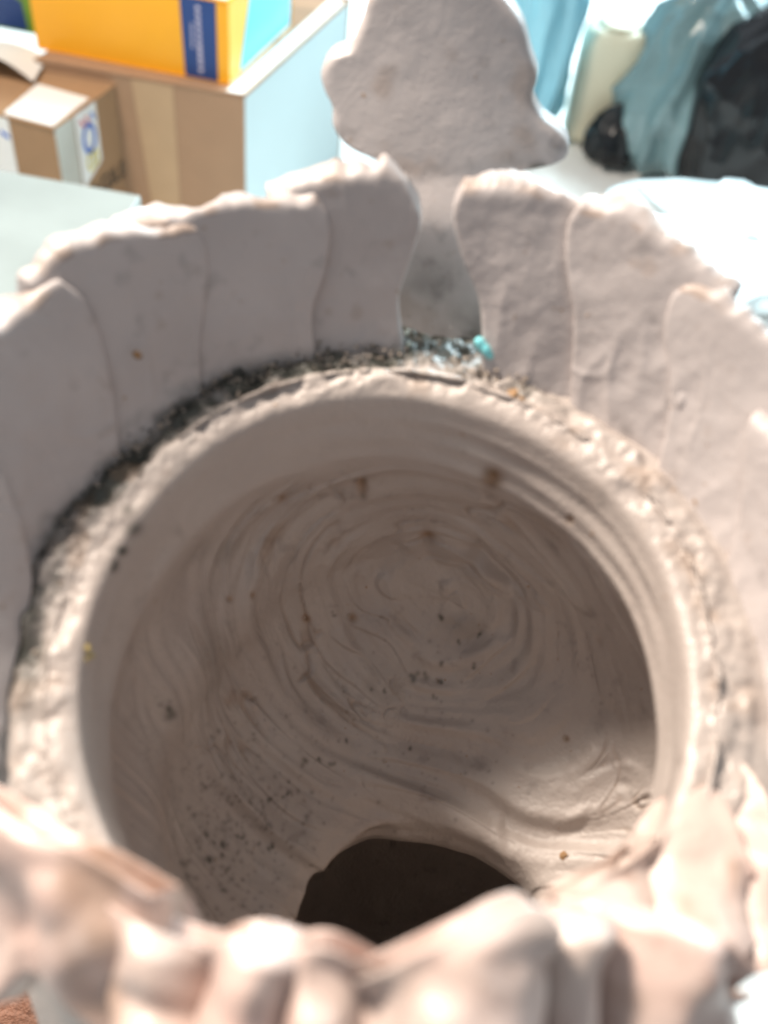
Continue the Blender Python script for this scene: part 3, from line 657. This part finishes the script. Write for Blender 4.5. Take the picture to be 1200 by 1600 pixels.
# crumpled plastic bags
def film(name, c, rough, var=.3, trans=0, spec=.6):
    m = simple(name, c, rough, var, 6, .06, 14, spec, trans); return m
M_bagk = film('black_bag_plastic', (.008, .009, .011), .16, .3, 0, .35)
M_bags = film('sheen_painted_bag_plastic', (.15, .24, .26), .10)  # cyan-grey base colour paints in the window sheen of black plastic
M_bagb = film('blue_bag_plastic', (.26, .58, .72), .18)
M_bagw = film('white_bag_plastic', (.36, .43, .45), .35, .05)
def bag(name, base, size, mat, seed, label, neck=True, fold=.16, lean=(0, 0)):
    nu, nv = 150, 110
    t = np.linspace(0, 2*np.pi, nu, endpoint=False)[None]; v = np.linspace(0, 1, nv)[:, None]
    prof_ = np.interp(v, [0, .03, .12, .35, .6, .8, .92, 1], [.0, .82, .98, 1.0, .86, .55, .24, .02] if neck else [0, .85, 1, 1, .95, .8, .5, .02])
    d = np.stack([np.cos(t)*np.ones_like(v), np.sin(t)*np.ones_like(v), v*np.ones_like(t)*1.6], -1)
    wv = d+.25*np.stack([fbm(d, 1.6, 2, seed), fbm(d, 1.6, 2, seed+1), fbm(d, 1.6, 2, seed+2)], -1)
    rid = 1-2*np.abs(fbm(wv*np.array([1, 1, .35]), 2.0, 1, seed+3)); rid2 = 1-2*np.abs(noise(wv[..., 0]*4.0+wv[..., 2]*.8, wv[..., 1]*4.0, wv[..., 2]*.9, seed+4))
    f = 1+fold*(rid-.4)+fold*.35*(rid2-.4)
    rr = prof_*f
    Pq = np.stack([base[0]+rr*size[0]*np.cos(t)+lean[0]*v**2, base[1]+rr*size[1]*np.sin(t)+lean[1]*v**2, base[2]+.012+size[2]*(v*np.ones_like(t)+.05*fbm(d, 3, 2, seed+8)*sst(.05, .3, v)*np.ones_like(t))], -1)
    Pq[..., 2] = np.maximum(Pq[..., 2], base[2]+.012)
    return tag(mesh_obj(name, Pq, quads(nv, nu, True), mat), label, 'bag')
p = atz(1190, 330, 0.0)
bag('rubbish_bag', (p[0]-.0, p[1]+.02, 0), (.26, .24, .50), M_bagk, 11, 'large glossy black rubbish bag at the right edge', False, .13)
p = atz(1040, 290, 0.0)
bag('rubbish_bag', (p[0]+.04, p[1]+.12, 0), (.19, .17, .44), M_bags, 23, 'shiny plastic bag with painted window sheen beside the black rubbish bag', False, .24)
p = atz(955, 262, 0.0)
bag('rubbish_bag', (p[0]-.01, p[1]+.02, 0), (.07, .07, .15), M_bagk, 31, 'small black plastic bundle between the canister and the bag with painted sheen', True, .2)
p = atz(800, 230, 0.0)
bag('plastic_bag', (p[0]-.02, p[1]+.05, 0), (.14, .12, .62), M_bagb, 41, 'light blue plastic bag half hidden behind the tall clay slab', False, .16)
p = atz(1215, 60, 0.0)
bag('rubbish_bag', (p[0]+.06, p[1]+.05, 0), (.12, .10, .30), M_bagk, 47, 'black bag far back in the top right corner', True, .15)
p = atz(1130, 400, TZ)
bag('plastic_bag', (p[0]+.02, p[1]-.05, TZ), (.24, .20, .055), M_bagw, 53, 'crumpled white plastic bag behind the right of the ruff', False, .22)

# beige canister
M_can = simple('beige_plastic', (.62, .58, .44), .45, .05, 10, .03)
p = atz(922, 245, 0.0); p2 = p
cn = tag(empty('canister', (p[0], p[1]+.1, 0)), 'beige plastic canister with rounded shoulders standing on the white floor', 'canister')
nu, nv = 64, 40
t = np.linspace(0, 2*np.pi, nu, endpoint=False); k = np.sign(np.cos(t))*np.abs(np.cos(t))**.5, np.sign(np.sin(t))*np.abs(np.sin(t))**.5
pv = resample([(0, 0), (.074, 0), (.078, .006), (.080, .25), (.076, .272), (.064, .285), (.030, .290), (0.0005, .290)], nv, False)
Pq = np.stack([cn.location.x+pv[:, :1]*k[0][None], cn.location.y+pv[:, :1]*.8*k[1][None], .014+pv[:, 1:]*1.0*np.ones((1, nu))], -1)
mesh_obj('canister_body', Pq, quads(nv, nu, True), M_can, cn)
def lathe(name, prof_, loc, mat, parent, nu=32):
    t = np.linspace(0, 2*np.pi, nu, endpoint=False); pv = np.array(prof_)
    Pq = np.stack([loc[0]+pv[:, :1]*np.cos(t), loc[1]+pv[:, :1]*np.sin(t), loc[2]+pv[:, 1:]*np.ones((1, nu))], -1)
    return mesh_obj(name, Pq, quads(len(pv), nu, True), mat, parent)
lathe('lid', [(.0005, 0), (.050, 0), (.050, .004), (.046, .008), (.0005, .009)], (cn.location.x, cn.location.y, .3035), M_can, cn)

# pale pole
p = atz(1048, 88, 0.0)
po = tag(empty('pole', (p[0], p[1], 0)), 'thin pale blue-white pole standing behind the bags', 'pole')
lathe('tube', [(.0005, .012), (.018, .012), (.018, 1.4), (.0005, 1.4)], p, M_ice, po)
lathe('foot', [(.0005, .012), (.026, .012), (.026, .03), (.019, .034), (.0005, .034)], p, M_bagk, po)

# russet cushion at the lower left, on the table
M_suede = simple('russet_suede', (.24, .105, .062), .7, .25, 60, .3, 260)
nu, nv = 90, 50
t = np.linspace(0, 2*np.pi, nu, endpoint=False)[None]; v = np.linspace(-1, 1, nv)[:, None]
c = atz(30, 1580, TZ+.1)
rr = np.abs(1-np.abs(v)**2.6)**.5
Pq = np.stack([c[0]-.075+.105*rr*np.cos(t), c[1]+.03+.16*rr*np.sin(t), TZ+.062+.060*v*np.ones_like(t)], -1)
Pq += .004*fbm(Pq, 20, 3, 66)[..., None]
Pq[..., 2] = np.maximum(Pq[..., 2], TZ+.002)
tag(mesh_obj('cushion', Pq, quads(nv, nu, True), M_suede), 'russet brown suede cushion peeping out at the lower left corner', 'cushion')
